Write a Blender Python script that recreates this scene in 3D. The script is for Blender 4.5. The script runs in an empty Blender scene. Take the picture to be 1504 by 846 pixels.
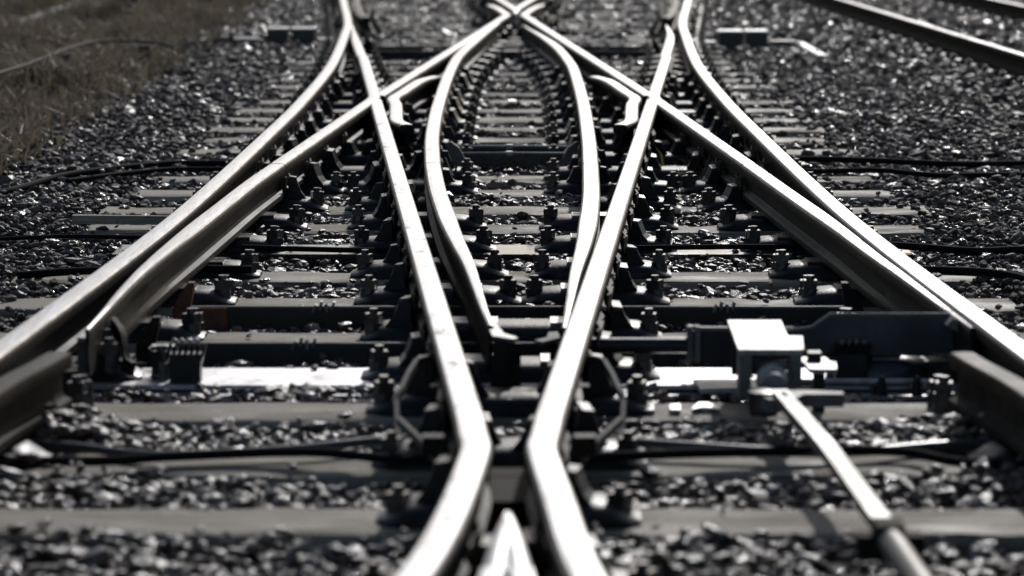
import bpy, bmesh, math, random
import numpy as np
from mathutils import Vector, Matrix

random.seed(7); rng = np.random.default_rng(11)
scene = bpy.context.scene
COL = scene.collection

# ------------------------------------------------------------------ camera, sky, sun, exposure
# origin: sleeper tops are z = 0, rail tops z = 0.2, the crossing's axis runs along +Y
cam_d = bpy.data.cameras.new('camera'); cam = bpy.data.objects.new('camera', cam_d); COL.objects.link(cam)
cam.location = (0.0176, 0.0, 1.384)
cam.rotation_euler = (math.radians(90) - math.atan(603 / 4700.0), 0, 7.7 / 4700)
cam_d.sensor_width = 36.0; cam_d.lens = 4700 * 36.0 / 1504
cam_d.clip_start = 0.1; cam_d.clip_end = 3000
cam_d.dof.use_dof = True; cam_d.dof.focus_distance = 12.2; cam_d.dof.aperture_fstop = 3.2
scene.camera = cam
SUN_EL, SUN_AZ = math.radians(30), math.radians(11)      # azimuth from +Y towards +X
world = bpy.data.worlds.new('World'); scene.world = world; world.use_nodes = True
nt = world.node_tree; bg = nt.nodes['Background']
sky = nt.nodes.new('ShaderNodeTexSky'); sky.sky_type = 'NISHITA'; sky.sun_disc = False
sky.sun_elevation = SUN_EL; sky.sun_rotation = SUN_AZ; sky.air_density = 1.0; sky.dust_density = 1.5; sky.ozone_density = 1.0
nt.links.new(sky.outputs[0], bg.inputs[0]); bg.inputs[1].default_value = 0.105
sun_d = bpy.data.lights.new('sun', 'SUN'); sun_d.energy = 3.1; sun_d.angle = math.radians(1.2); sun_d.color = (1, .99, .98)
sun = bpy.data.objects.new('sun', sun_d); COL.objects.link(sun); sun.location = (10, 40, 30)
sd = Vector((math.sin(SUN_AZ) * math.cos(SUN_EL), math.cos(SUN_AZ) * math.cos(SUN_EL), math.sin(SUN_EL)))
sun.rotation_euler = sd.to_track_quat('Z', 'Y').to_euler()
scene.view_settings.view_transform = 'Standard'; scene.view_settings.look = 'None'
scene.view_settings.exposure = -0.3; scene.view_settings.gamma = 1.0
scene.render.engine = 'CYCLES'
scene.cycles.use_denoising = True
scene.cycles.max_bounces = 6
scene.cycles.sample_clamp_indirect = 4.0

# ------------------------------------------------------------------ helpers
def mat(name, col, rough=.5, metal=0.0, spec=.5, col2=None, scale=20.0, stretch=(1, 1, 1), rough2=None, bump=0.0, bscale=None,
        detail=6.0, coat=0.0, rnd=0.0, contrast=(.35, .65), subs=0.0):
    m = bpy.data.materials.new(name); m.use_nodes = True
    n = m.node_tree.nodes; l = m.node_tree.links; b = n['Principled BSDF']
    b.inputs['Roughness'].default_value = rough; b.inputs['Metallic'].default_value = metal
    b.inputs['Specular IOR Level'].default_value = spec
    b.inputs['Base Color'].default_value = (*col, 1)
    if coat: b.inputs['Coat Weight'].default_value = coat; b.inputs['Coat Roughness'].default_value = .08
    tc = n.new('ShaderNodeTexCoord'); mp = n.new('ShaderNodeMapping'); mp.inputs['Scale'].default_value = stretch
    l.new(tc.outputs['Object'], mp.inputs[0])
    vec = mp.outputs[0]
    oi = n.new('ShaderNodeObjectInfo')
    add = n.new('ShaderNodeVectorMath'); add.operation = 'MULTIPLY_ADD'; add.inputs[1].default_value = (31, 17, 23)
    l.new(oi.outputs['Random'], add.inputs[0]); l.new(vec, add.inputs[2]); vec = add.outputs[0]
    nz = n.new('ShaderNodeTexNoise'); nz.inputs['Scale'].default_value = scale; nz.inputs['Detail'].default_value = detail; nz.inputs['Roughness'].default_value = .65
    l.new(vec, nz.inputs['Vector'])
    mr = n.new('ShaderNodeMapRange'); mr.inputs[1].default_value = contrast[0]; mr.inputs[2].default_value = contrast[1]
    l.new(nz.outputs['Fac'], mr.inputs[0])
    if col2:
        mx = n.new('ShaderNodeMix'); mx.data_type = 'RGBA'; mx.inputs[6].default_value = (*col, 1); mx.inputs[7].default_value = (*col2, 1)
        l.new(mr.outputs[0], mx.inputs[0]); out = mx.outputs[2]
        if rnd:
            hs = n.new('ShaderNodeHueSaturation'); l.new(out, hs.inputs['Color'])
            v = n.new('ShaderNodeMapRange'); v.inputs[3].default_value = 1 - rnd; v.inputs[4].default_value = 1 + rnd
            l.new(oi.outputs['Random'], v.inputs[0]); l.new(v.outputs[0], hs.inputs['Value']); out = hs.outputs[0]
        l.new(out, b.inputs['Base Color'])
    if rough2 is not None:
        r = n.new('ShaderNodeMapRange'); r.inputs[3].default_value = rough; r.inputs[4].default_value = rough2
        n2 = n.new('ShaderNodeTexNoise'); n2.inputs['Scale'].default_value = scale * .45; n2.inputs['Detail'].default_value = 4
        l.new(vec, n2.inputs['Vector']); r.inputs[1].default_value = .35; r.inputs[2].default_value = .65
        l.new(n2.outputs['Fac'], r.inputs[0]); l.new(r.outputs[0], b.inputs['Roughness'])
    if bump:
        bp = n.new('ShaderNodeBump'); bp.inputs['Strength'].default_value = bump; bp.inputs['Distance'].default_value = .004
        if bscale:
            n3 = n.new('ShaderNodeTexNoise'); n3.inputs['Scale'].default_value = bscale; n3.inputs['Detail'].default_value = 5
            l.new(vec, n3.inputs['Vector']); l.new(n3.outputs['Fac'], bp.inputs['Height'])
        else: l.new(nz.outputs['Fac'], bp.inputs['Height'])
        l.new(bp.outputs[0], b.inputs['Normal'])
    return m

M = {}
M['rail_top'] = mat('polished_rail', (.37, .37, .38), .34, 1.0, col2=(.13, .126, .122), scale=6, stretch=(22, .8, 1), rough2=.54, contrast=(.45, .8))
M['dull_top'] = mat('dull_rail_top', (.16, .16, .165), .45, .6, col2=(.11, .105, .10), scale=9, stretch=(8, 1.2, 1), rough2=.6)
M['rail_edge'] = mat('rail_shoulder', (.20, .185, .17), .48, .7, .4, col2=(.09, .078, .068), scale=10, stretch=(4, 1, 1), rough2=.6)
M['rail_side'] = mat('rail_flank', (.012, .0105, .009), .52, 0.0, .08, col2=(.034, .0255, .0195), scale=14, stretch=(1, .5, 2), rough2=.6, bump=.35, bscale=90)
M['check_side'] = mat('rusty_check_rail', (.022, .017, .013), .7, 0, .04, col2=(.045, .033, .024), scale=14, bump=.4, bscale=80)
M['rod'] = mat('glint_patched_rod', (.26, .26, .255), .44, .85, .4, col2=(.09, .088, .08), scale=3.2, contrast=(.42, .58), rough2=.55, bump=.15, bscale=60)  # pale and dark colour patches imitate glints along the steel
M['iron'] = mat('wet_black_iron', (.008, .0082, .0088), .30, 0.0, .25, col2=(.019, .0165, .015), scale=30, rough2=.55, bump=.35, bscale=120)
M['slide'] = mat('oiled_slide_iron', (.016, .017, .019), .20, 0.3, .6, col2=(.03, .03, .03), scale=30, rough2=.36, bump=.25, bscale=60)
M['marked_top'] = mat('marked_rail', (.38, .38, .39), .38, 1.0, col2=(.045, .042, .04), scale=7, stretch=(2.5, 1.0, 1), rough2=.52, contrast=(.56, .66))
M['slide_top'] = mat('polished_slide_table', (.46, .46, .46), .40, 1.0, .5, col2=(.2, .2, .2), scale=25, rough2=.5, bump=.2, bscale=60)
M['bolt'] = mat('bolt_steel', (.05, .05, .052), .28, .6, .5, col2=(.10, .09, .08), scale=60, rough2=.42)
def wood(name, dark, light, spec):
    """weathered timber: fine grain lines, drying cracks and broad damp stains"""
    m = bpy.data.materials.new(name); m.use_nodes = True
    n = m.node_tree.nodes; l = m.node_tree.links; b = n['Principled BSDF']; b.inputs['Specular IOR Level'].default_value = spec
    tc = n.new('ShaderNodeTexCoord'); oi = n.new('ShaderNodeObjectInfo')
    ad = n.new('ShaderNodeVectorMath'); ad.operation = 'MULTIPLY_ADD'; ad.inputs[1].default_value = (31, 17, 23); l.new(oi.outputs['Random'], ad.inputs[0]); l.new(tc.outputs['Object'], ad.inputs[2])
    def noise(st, sc, det, a, c):
        mp = n.new('ShaderNodeMapping'); mp.inputs['Scale'].default_value = st; l.new(ad.outputs[0], mp.inputs[0])
        z = n.new('ShaderNodeTexNoise'); z.inputs['Scale'].default_value = sc; z.inputs['Detail'].default_value = det; z.inputs['Roughness'].default_value = .6; l.new(mp.outputs[0], z.inputs['Vector'])
        r = n.new('ShaderNodeMapRange'); r.inputs[1].default_value = a; r.inputs[2].default_value = c; l.new(z.outputs['Fac'], r.inputs[0]); return r.outputs[0]
    grain = noise((.5, 26, 26), 4, 5, .3, .7); crack = noise((.35, 15, 4), 5, 3, .60, .68); stain = noise((1, 2.2, 1), 2.6, 5, .38, .66)
    def mix(f, a, c):
        x = n.new('ShaderNodeMix'); x.data_type = 'RGBA'
        if isinstance(f, float): x.inputs[0].default_value = f
        else: l.new(f, x.inputs[0])
        for k, v in ((6, a), (7, c)):
            if isinstance(v, tuple): x.inputs[k].default_value = (*v, 1)
            else: l.new(v, x.inputs[k])
        return x.outputs[2]
    c = mix(grain, tuple(v * .62 for v in light), light); c = mix(stain, c, dark)
    # half strength stains, then cracks
    c = mix(.5, c, mix(grain, tuple(v * .62 for v in light), light)); c = mix(crack, c, tuple(v * .35 for v in dark))
    hs = n.new('ShaderNodeHueSaturation'); l.new(c, hs.inputs['Color']); v = n.new('ShaderNodeMapRange'); v.inputs[3].default_value = .8; v.inputs[4].default_value = 1.2
    l.new(oi.outputs['Random'], v.inputs[0]); l.new(v.outputs[0], hs.inputs['Value']); l.new(hs.outputs[0], b.inputs['Base Color'])
    r = n.new('ShaderNodeMapRange'); r.inputs[3].default_value = .85; r.inputs[4].default_value = .48; l.new(stain, r.inputs[0]); l.new(r.outputs[0], b.inputs['Roughness'])
    mh = n.new('ShaderNodeMath'); mh.operation = 'SUBTRACT'; l.new(grain, mh.inputs[0]); l.new(crack, mh.inputs[1])
    bp = n.new('ShaderNodeBump'); bp.inputs['Strength'].default_value = .7; bp.inputs['Distance'].default_value = .004; l.new(mh.outputs[0], bp.inputs['Height']); l.new(bp.outputs[0], b.inputs['Normal'])
    return m
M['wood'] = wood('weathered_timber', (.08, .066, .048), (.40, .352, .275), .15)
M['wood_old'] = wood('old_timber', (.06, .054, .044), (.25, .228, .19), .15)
M['stone'] = mat('wet_ballast', (.036, .0255, .020), .15, 0, .75, col2=(.115, .085, .066), scale=2.2, rough2=.48, rnd=.6, bump=.9, bscale=4.5)
def stone_gloss(m, g=((.12, .25, .32), (.45, .7), .85)):
    n = m.node_tree.nodes; l = m.node_tree.links; b = n['Principled BSDF']; oi = n.new('ShaderNodeObjectInfo')
    w = n.new('ShaderNodeTexWhiteNoise'); w.noise_dimensions = '1D'; l.new(oi.outputs['Random'], w.inputs['W'])
    r = n.new('ShaderNodeValToRGB'); e = r.color_ramp.elements; e[0].position = 0; e[0].color = (g[0][0],) * 3 + (1,); e[1].position = 1; e[1].color = (g[2],) * 3 + (1,)
    k = e.new(g[0][1]); k.color = (g[0][2],) * 3 + (1,); k = e.new(g[1][0]); k.color = (g[1][1],) * 3 + (1,)
    l.new(w.outputs['Value'], r.inputs[0]); l.new(r.outputs[0], b.inputs['Roughness'])
stone_gloss(M['stone'], ((.16, .4, .30), (.7, .45), .6))
M['stone_dry'] = mat('damp_ballast', (.038, .029, .0235), .15, 0, .34, col2=(.112, .088, .072), scale=2.2, rough2=.48, rnd=.6, bump=.9, bscale=4.5)
stone_gloss(M['stone_dry'])
M['bed'] = mat('dark_ballast_fines', (.03, .025, .022), .6, 0, .3, col2=(.065, .055, .048), scale=40, bump=.8)
M['ground'] = mat('rough_ground', (.05, .044, .034), .9, 0, .2, col2=(.085, .073, .05), scale=1.5, bump=.4)
M['earth'] = mat('bank_earth', (.035, .03, .022), .9, 0, .2, col2=(.07, .06, .04), scale=3, bump=.5)
M['steel_plate'] = mat('wet_steel_plate', (.50, .50, .51), .42, 1.0, .6, col2=(.16, .155, .15), scale=9, contrast=(.5, .72), rough2=.55, bump=.18, bscale=70)
M['plate'] = mat('worn_dark_plate', (.062, .064, .068), .5, 0, .3, col2=(.03, .03, .031), scale=6, rough2=.65, bump=.3, bscale=40)
M['bar'] = mat('black_bar', (.009, .0095, .011), .38, 0, .3, col2=(.018, .018, .019), scale=14, rough2=.5, bump=.2, bscale=80)
M['rust'] = mat('rusty_iron', (.16, .055, .022), .6, 0, .4, col2=(.06, .026, .015), scale=25, rough2=.8, bump=.4)
M['galv'] = mat('galvanised_steel', (.34, .34, .335), .44, .9, .5, col2=(.16, .155, .148), scale=18, rough2=.52, bump=.15, bscale=60)
M['greypaint'] = mat('grey_paint', (.15, .15, .14), .48, 0, .22, col2=(.085, .08, .074), scale=7, rough2=.75, bump=.15, bscale=60)
M['cable'] = mat('black_cable', (.010, .010, .011), .8, 0, .03)
M['cable_grey'] = mat('grey_conduit', (.075, .073, .07), .34, 0, .5, col2=(.045, .045, .045), scale=20)
M['grease'] = mat('greasy_black', (.012, .011, .010), .7, 0, .03, col2=(.02, .018, .016), scale=20)
M['boxblack'] = mat('black_box_paint', (.014, .018, .020), .35, 0, .5)
M['lid'] = mat('pale_lid', (.45, .45, .44), .5, .6, .5)
M['white'] = mat('white_plastic', (.78, .78, .76), .4, 0, .5)
M['concrete'] = mat('pale_concrete', (.33, .32, .29), .8, 0, .3, col2=(.24, .23, .2), scale=5)
M['pipe'] = mat('grey_pipe', (.11, .103, .09), .75, 0, .1, col2=(.07, .062, .055), scale=12)
M['bark'] = mat('bark', (.06, .05, .035), .85, col2=(.03, .025, .018), scale=20)
def leafmat(name, c1, c2):
    m = mat(name, c1, .55, 0, .3, col2=c2, scale=2.0, contrast=(.3, .7))
    n = m.node_tree.nodes; l = m.node_tree.links; b = n['Principled BSDF']
    tr = n.new('ShaderNodeBsdfTranslucent'); ms = n.new('ShaderNodeMixShader'); ms.inputs[0].default_value = .45
    l.new(b.inputs['Base Color'].links[0].from_socket, tr.inputs['Color'])
    l.new(b.outputs[0], ms.inputs[1]); l.new(tr.outputs[0], ms.inputs[2]); l.new(ms.outputs[0], n['Material Output'].inputs[0])
    return m
M['drygrass'] = leafmat('dry_grass', (.17, .137, .098), (.115, .100, .069))
M['leaf'] = leafmat('shrub_leaf', (.05, .065, .018), (.09, .095, .025))
M['sprig'] = leafmat('weed_leaf', (.07, .075, .03), (.11, .10, .05))

def link(o, parent=None):
    COL.objects.link(o)
    if parent is not None: o.parent = parent
    return o
def obj(name, mesh, m=None, parent=None, loc=(0, 0, 0), rot=(0, 0, 0)):
    o = bpy.data.objects.new(name, mesh)
    if m is not None and not mesh.materials: mesh.materials.append(m)
    o.location = loc; o.rotation_euler = rot
    return link(o, parent)
def tag(o, label=None, cat=None, group=None, kind=None):
    if label: o['label'] = label
    if cat: o['category'] = cat
    if group: o['group'] = group
    if kind: o['kind'] = kind
    return o
def empty(name, loc, label, cat, group=None):
    o = bpy.data.objects.new(name, None); o.empty_display_size = .1; o.location = loc; link(o)
    return tag(o, label, cat, group)
def bm_mesh(bm, name, smooth=False, bevel=0.0, seg=1):
    if bevel:
        bmesh.ops.bevel(bm, geom=[e for e in bm.edges if e.calc_face_angle(0) > .5], offset=bevel, segments=seg, affect='EDGES', profile=.6)
    bmesh.ops.recalc_face_normals(bm, faces=bm.faces)
    me = bpy.data.meshes.new(name); bm.to_mesh(me); bm.free()
    if smooth: me.shade_smooth()
    return me
def add_box(bm, c, s, rot=None):
    v = []
    for dx in (-.5, .5):
        for dy in (-.5, .5):
            for dz in (-.5, .5):
                p = Vector((dx * s[0], dy * s[1], dz * s[2]))
                if rot is not None: p = rot @ p
                v.append(bm.verts.new(p + Vector(c)))
    for f in ((0, 1, 3, 2), (4, 6, 7, 5), (0, 4, 5, 1), (2, 3, 7, 6), (0, 2, 6, 4), (1, 5, 7, 3)):
        bm.faces.new([v[i] for i in f])
def box_mesh(s, bevel=.004, c=(0, 0, 0)):
    bm = bmesh.new(); add_box(bm, c, s); return bm_mesh(bm, 'box', bevel=bevel)
def prism_mesh(poly, axis, a, b, bevel=.003):
    """poly: 2D outline; axis 'x': (y,z) outline run along x, 'y': (x,z) along y, 'z': (x,y) along z"""
    bm = bmesh.new(); r = []
    for t in (a, b):
        ring = []
        for p in poly:
            co = {'x': (t, p[0], p[1]), 'y': (p[0], t, p[1]), 'z': (p[0], p[1], t)}[axis]
            ring.append(bm.verts.new(co))
        r.append(ring)
    n = len(poly)
    for i in range(n): bm.faces.new((r[0][i], r[0][(i + 1) % n], r[1][(i + 1) % n], r[1][i]))
    bm.faces.new(r[0]); bm.faces.new(r[1][::-1])
    return bm_mesh(bm, 'prism', bevel=bevel)
def lathe_mesh(prof, n=14, smooth=True):
    bm = bmesh.new(); rings = []
    for r, z in prof:
        rings.append([bm.verts.new((r * math.cos(2 * math.pi * i / n), r * math.sin(2 * math.pi * i / n), z)) for i in range(n)])
    for a, b in zip(rings, rings[1:]):
        for i in range(n): bm.faces.new((a[i], a[(i + 1) % n], b[(i + 1) % n], b[i]))
    bm.faces.new(rings[0][::-1]); bm.faces.new(rings[-1])
    me = bm_mesh(bm, 'lathe')
    if smooth: me.shade_smooth(); me.set_sharp_from_angle(angle=math.radians(38))
    return me
def catmull(pts, n=8):
    P = [Vector(p) for p in pts]; out = []
    for i in range(len(P) - 1):
        p0 = P[i - 1] if i else P[0] * 2 - P[1]; p1, p2 = P[i], P[i + 1]; p3 = P[i + 2] if i + 2 < len(P) else P[-1] * 2 - P[-2]
        for k in range(n):
            t = k / n
            out.append(.5 * ((2 * p1) + (p2 - p0) * t + (2 * p0 - 5 * p1 + 4 * p2 - p3) * t * t + (3 * p1 - p0 - 3 * p2 + p3) * t ** 3))
    out.append(P[-1]); return out
def tube_mesh(pts, r, n=8, sub=6, prof=None):
    """a tube along a smooth line; prof: list of (u,v) for a non-round section"""
    P = catmull(pts, sub) if len(pts) > 2 and sub > 1 else [Vector(p) for p in pts]
    bm = bmesh.new(); rings = []
    sec = prof or [(r * math.cos(2 * math.pi * i / n), r * math.sin(2 * math.pi * i / n)) for i in range(n)]
    for i, p in enumerate(P):
        t = (P[min(i + 1, len(P) - 1)] - P[max(i - 1, 0)]).normalized()
        up = Vector((0, 0, 1)) if abs(t.z) < .9 else Vector((0, 1, 0))
        a = t.cross(up).normalized(); b = a.cross(t).normalized()
        rings.append([bm.verts.new(p + a * u + b * v) for u, v in sec])
    k = len(sec)
    for A, B in zip(rings, rings[1:]):
        for i in range(k): bm.faces.new((A[i], A[(i + 1) % k], B[(i + 1) % k], B[i]))
    bm.faces.new(rings[0]); bm.faces.new(rings[-1][::-1])
    me = bm_mesh(bm, 'tube')
    if not prof: me.shade_smooth(); me.set_sharp_from_angle(angle=math.radians(50))
    return me
ORD = ['front', 'second', 'third', 'fourth', 'fifth', 'sixth', 'seventh', 'eighth', 'ninth', 'tenth', 'eleventh', 'twelfth', 'thirteenth', 'fourteenth',
       'fifteenth', 'sixteenth', 'seventeenth', 'eighteenth', 'nineteenth', 'twentieth']
TENS = {2: 'twenty', 3: 'thirty', 4: 'forty', 5: 'fifty'}
def ordinal(i):
    if i < 20: return ORD[i]
    t, u = divmod(i + 1, 10)
    if u == 0: return {3: 'thirtieth', 4: 'fortieth', 5: 'fiftieth'}[t]
    return TENS[t] + '-' + (['first'] + ORD[1:])[u - 1]

# ------------------------------------------------------------------ ground
def sheet(name, x0, x1, y0, y1, z, m, nx=1, ny=1, fz=None):
    xs = np.linspace(x0, x1, nx + 1); ys = np.linspace(y0, y1, ny + 1)
    v = [(x, y, z + (fz(x, y) if fz else 0)) for y in ys for x in xs]
    f = [(j * (nx + 1) + i, j * (nx + 1) + i + 1, (j + 1) * (nx + 1) + i + 1, (j + 1) * (nx + 1) + i) for j in range(ny) for i in range(nx)]
    me = bpy.data.meshes.new(name); me.from_pydata(v, [], f); me.shade_smooth()
    return tag(obj(name, me, m), kind='structure')
ground = sheet('ground', -1500, 1500, -1500, 1500, -.30, M['ground'])
bed = sheet('ballast_bed', -4.2, 9.5, 2.0, 60, -.085, M['bed'])
def bank_h(x, y):
    t = max(0.0, min(1.0, (-2.2 - x) / 1.2)); return .10 * t + .05 * t * math.sin(x * 2.1 + y * .9) + .03 * math.sin(y * 2.3 + x)
bank = sheet('grass_bank', -14, -2.1, 8, 70, -.13, M['earth'], 60, 120, bank_h)

# ------------------------------------------------------------------ sleepers
SL = [6.05, 6.83, 7.51, 8.27, 8.82, 9.59, 10.40, 11.12, 11.89, 12.66, 13.37, 14.10, 14.78, 15.56, 16.27]
SL += [16.27 + .72 * k for k in range(1, 13)]; SL += [24.91 + .63 * k for k in range(1, 23)]
STEEL = {8.82, 11.89, 15.56}
def sleeper_mesh(L, W=.29, H=.14, seed=0, old=False):
    r = random.Random(seed); bm = bmesh.new(); n = max(10, int(L / .09)); rings = []
    sec = [(-W / 2, -H), (-W / 2, -.02), (-W / 2 + .008, -.004), (-W / 2 + .03, 0), (-W / 6, .001), (W / 6, .001), (W / 2 - .03, 0), (W / 2 - .008, -.004), (W / 2, -.02), (W / 2, -H)]
    ph = [r.uniform(0, 6) for _ in range(6)]
    for i in range(n + 1):
        x = -L / 2 + L * i / n; ring = []
        for j, (y, z) in enumerate(sec):
            e = .0018 * math.sin(x * 7 + ph[0] + j * .7) + .0015 * math.sin(x * 19 + ph[1] + j * 1.9) + r.uniform(-.002, .002)
            chip = -.012 * max(0, math.sin(x * 9.3 + ph[2] + (3 if j < 5 else 0)) * math.sin(x * 3.7 + ph[3]) - .72) * 3 if j in (1, 2, 3, 6, 7, 8) else 0
            ring.append(bm.verts.new((x, y + (e if j in (0, 1, 2, 7, 8, 9) else 0), z + (e * .7 + chip if z > -.1 else 0))))
        rings.append(ring)
    k = len(sec)
    for A, B in zip(rings, rings[1:]):
        for i in range(k - 1): bm.faces.new((A[i], B[i], B[i + 1], A[i + 1]))
    bm.faces.new(rings[0]); bm.faces.new(rings[-1][::-1])
    me = bm_mesh(bm, 'sleeper'); return me
def half_len(y):
    d = abs(y - 17.36); return 1.70 + max(0, d - 9.5) * .045 + (.03 if int(y * 7) % 2 else -.03)
FOOT = []      # footprints (x0,x1,y0,y1,z) that loose stones keep clear of
for i, y in enumerate(SL):
    hl = half_len(y)
    if y in STEEL:
        t = empty('steel_bearer', (0, y, 0), {8.82: 'wide flat steel bearer with wet shining top, nearest the camera', 11.89: 'dark steel bearer across the middle of the crossing, eighth crosspiece from front', 15.56: 'black hollow steel bearer between the slip rails, furthest of three'}[y], 'bearer', 'steel bearers')
        w = .31
        obj('top_plate', box_mesh((2 * hl - .5, w, .012), .002), M['steel_plate'] if y == 8.82 else M['slide'], t, (0, 0, -.002))
        for s in (-1, 1): obj('side_plate', box_mesh((2 * hl - .5, .014, .11), .002), M['bar'], t, (0, s * (w / 2 - .008), -.064))
        if y == 8.82: obj('front_flange', box_mesh((2 * hl - .5, .05, .012), .003), M['steel_plate'], t, (0, -w / 2 - .03, -.022))
        FOOT.append((-hl + .25, hl - .25, y - w / 2 - .03, y + w / 2, 0)); continue
    me = sleeper_mesh(2 * hl, seed=i)
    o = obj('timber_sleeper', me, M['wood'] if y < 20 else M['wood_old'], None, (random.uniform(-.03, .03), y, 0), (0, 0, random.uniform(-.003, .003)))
    tag(o, 'weathered grey timber sleeper under the crossing, %s crosspiece from the front' % ordinal(i - 1).replace('front', 'first') if i else 'grey timber sleeper cut off by the bottom edge of the view', 'sleeper', 'timber sleepers under the crossing')
    hw_ = .145; FOOT.append((-hl, hl, y - hw_, y + hw_, 0))
# split end of the eleventh sleeper, seen at left
sp = obj('split_plank', prism_mesh([(-1.74, -.10), (-1.42, -.06), (-1.36, -.055), (-1.36, -.035), (-1.74, -.05)], 'z', -.02, .014, .003), M['wood'], None, (0, 12.66, .012), (0, .02, 0))
tag(sp, 'splintered strip of timber lying on a sleeper end left of the outer rail', 'timber')

# ------------------------------------------------------------------ rails
HEAD = [(-.035, .172), (-.0352, .187), (-.0325, .1945), (-.0275, .1982), (0, .2), (.0275, .1982), (.0325, .1945), (.0352, .187), (.035, .172)]
LOW = [(.033, .160), (.0115, .148), (.0095, .13), (.0095, .098), (.014, .088), (.033, .080), (.035, .070), (.033, .058)]
PROF = HEAD + LOW + [(-x, z) for x, z in LOW[::-1]]
def rail_mesh(pts, width=None, step=7, drop=None):
    """pts: (x, y) list; width(y): head and foot width factor; drop(y): lowering of the head"""
    P = catmull([(x, y, 0) for x, y in pts], step)
    bm = bmesh.new(); rings = []
    for i, p in enumerate(P):
        t = (P[min(i + 1, len(P) - 1)] - P[max(i - 1, 0)]).normalized(); a = Vector((t.y, -t.x, 0))
        w = width(p.y) if width else 1.0; d = drop(p.y) if drop else 0
        rings.append([bm.verts.new(p + a * (u * (w if abs(u) > .016 else min(1, w * 2))) + Vector((0, 0, z - (d if z > .15 else 0)))) for u, z in PROF])
    k = len(PROF)
    for A, B in zip(rings, rings[1:]):
        for i in range(k):
            f = bm.faces.new((A[i], A[(i + 1) % k], B[(i + 1) % k], B[i])); f.smooth = True
            f.material_index = 1 if i in (3, 4) else 2 if i in (1, 2, 5, 6) else 0
    bm.faces.new(rings[0]); bm.faces.new(rings[-1][::-1])
    me = bm_mesh(bm, 'rail'); me.set_sharp_from_angle(angle=math.radians(24))
    me.materials.append(M['rail_side']); me.materials.append(M['rail_top']); me.materials.append(M['rail_edge'])
    return me, [(p.x, p.y) for p in P]
RAILS = []   # (samples, ymin, ymax, blade?, name for labels)
def rail(name, label, pts, group=None, width=None, drop=None, movable=False, short='rail', chairs=True, step=7, top=None, side_m=None):
    me, P = rail_mesh(pts, width, step, drop)
    o = obj(name, me); tag(o, label, 'rail', group)
    if top: me.materials[1] = top
    if side_m: me.materials[0] = side_m; me.materials[2] = side_m
    if chairs:
        ys = [p[1] for p in P]; RAILS.append((sorted(P, key=lambda p: p[1]), min(ys), max(ys), movable, short))
    return o
K = .0644; NY, FY = 6.18, 28.54
STOCK = [(1.60, 2.0), (1.45, 5), (1.345, 7.1), (1.298, 8.07), (1.214, 10.2), (1.172, 12), (1.146, 15), (1.138, 17.2), (1.172, 20.5), (1.297, 24.4), (1.388, 26.6), (1.60, 30), (1.79, 33), (2.6, 45.5), (3.6, 61)]
def stock_x(y):
    for (x0, y0), (x1, y1) in zip(STOCK, STOCK[1:]):
        if y0 <= y <= y1: return x0 + (x1 - x0) * (y - y0) / (y1 - y0)
    return STOCK[-1][0]
for s, side in ((-1, 'left'), (1, 'right')):
    rail('stock_rail', 'long curved outer rail along the %s side of the crossing' % side, [(s * x, y) for x, y in STOCK], 'outer curved rails', short='%s outer rail' % side)
def taper(tip, full, mn=.16):
    return lambda y: mn + (1 - mn) * max(0, min(1, (y - tip) / (full - tip)))
def tdrop(tip, full, d=.012):
    return lambda y: d * (1 - max(0, min(1, (y - tip) / (full - tip))))
G = 'switch blades'
rail('switch_blade', 'open switch blade standing off the left outer rail, tapering toward the camera', [(-1.132, 8.47), (-1.13, 8.83), (-1.129, 9.34), (-1.116, 10.07), (-1.085, 11.0), (-1.058, 11.7), (-1.027, 12.5), (-.985, 13.3)], G, taper(8.47, 10.9), tdrop(8.47, 9.6), True, 'left near blade')
rail('switch_blade', 'closed switch blade pressed against the right outer rail near the linkage', [(1.238, 8.5), (1.208, 9.0), (1.152, 10), (1.112, 10.94), (1.05, 12.07), (.985, 13.3)], G, taper(8.5, 11.4), tdrop(8.5, 9.6), True, 'right near blade', top=M['marked_top'])
rail('switch_blade', 'closed far switch blade touching the left outer rail', [(-1.02, 21.4), (-1.16, 23.4), (-1.262, 25.0), (-1.322, 26.0)], G, lambda y: taper(-26, -23.2)(-y), None, True, 'left far blade')
rail('switch_blade', 'open far switch blade standing off the right outer rail', [(1.005, 21.4), (1.13, 23.4), (1.185, 24.5), (1.213, 25.56), (1.222, 26)], G, lambda y: taper(-26, -23.6)(-y), None, True, 'right far blade')
rail('switch_blade', 'open inner blade, its dark pointed tip between the two middle rails', [(-.054, 8.6), (-.08, 8.98), (-.132, 9.84), (-.202, 10.8), (-.283, 12.14), (-.337, 13.35)], G, taper(8.6, 11.2, .22), tdrop(8.6, 9.8, .02), True, 'open inner blade')
rail('switch_blade', 'closed inner blade lying tight against the right middle rail', [(.143, 8.5), (.171, 9.1), (.198, 9.7), (.245, 10.6), (.293, 11.9), (.324, 13.35)], G, taper(8.5, 11.0), tdrop(8.5, 9.4), True, 'closed inner blade')
rail('switch_blade', 'far end of the left slip curve, closed against the diagonal rail', [(-.382, 21.4), (-.342, 22.5), (-.292, 23.5), (-.210, 25), (-.139, 26.3)], G, lambda y: taper(-26.3, -23.0)(-y), None, True, 'left slip far blade')
rail('switch_blade', 'far end of the right slip curve, open toward the far crossing', [(.342, 21.4), (.29, 22.8), (.2, 24.2), (.105, 25.4), (.062, 26)], G, lambda y: taper(-26, -23.0)(-y), None, True, 'right slip far blade')
rail('slip_rail', 'curved left slip rail in the heart of the crossing', [(-.337, 13.365), (-.376, 14.75), (-.398, 16.5), (-.403, 18.8), (-.396, 20.3), (-.382, 21.385)], 'slip rails', short='left slip rail')
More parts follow.
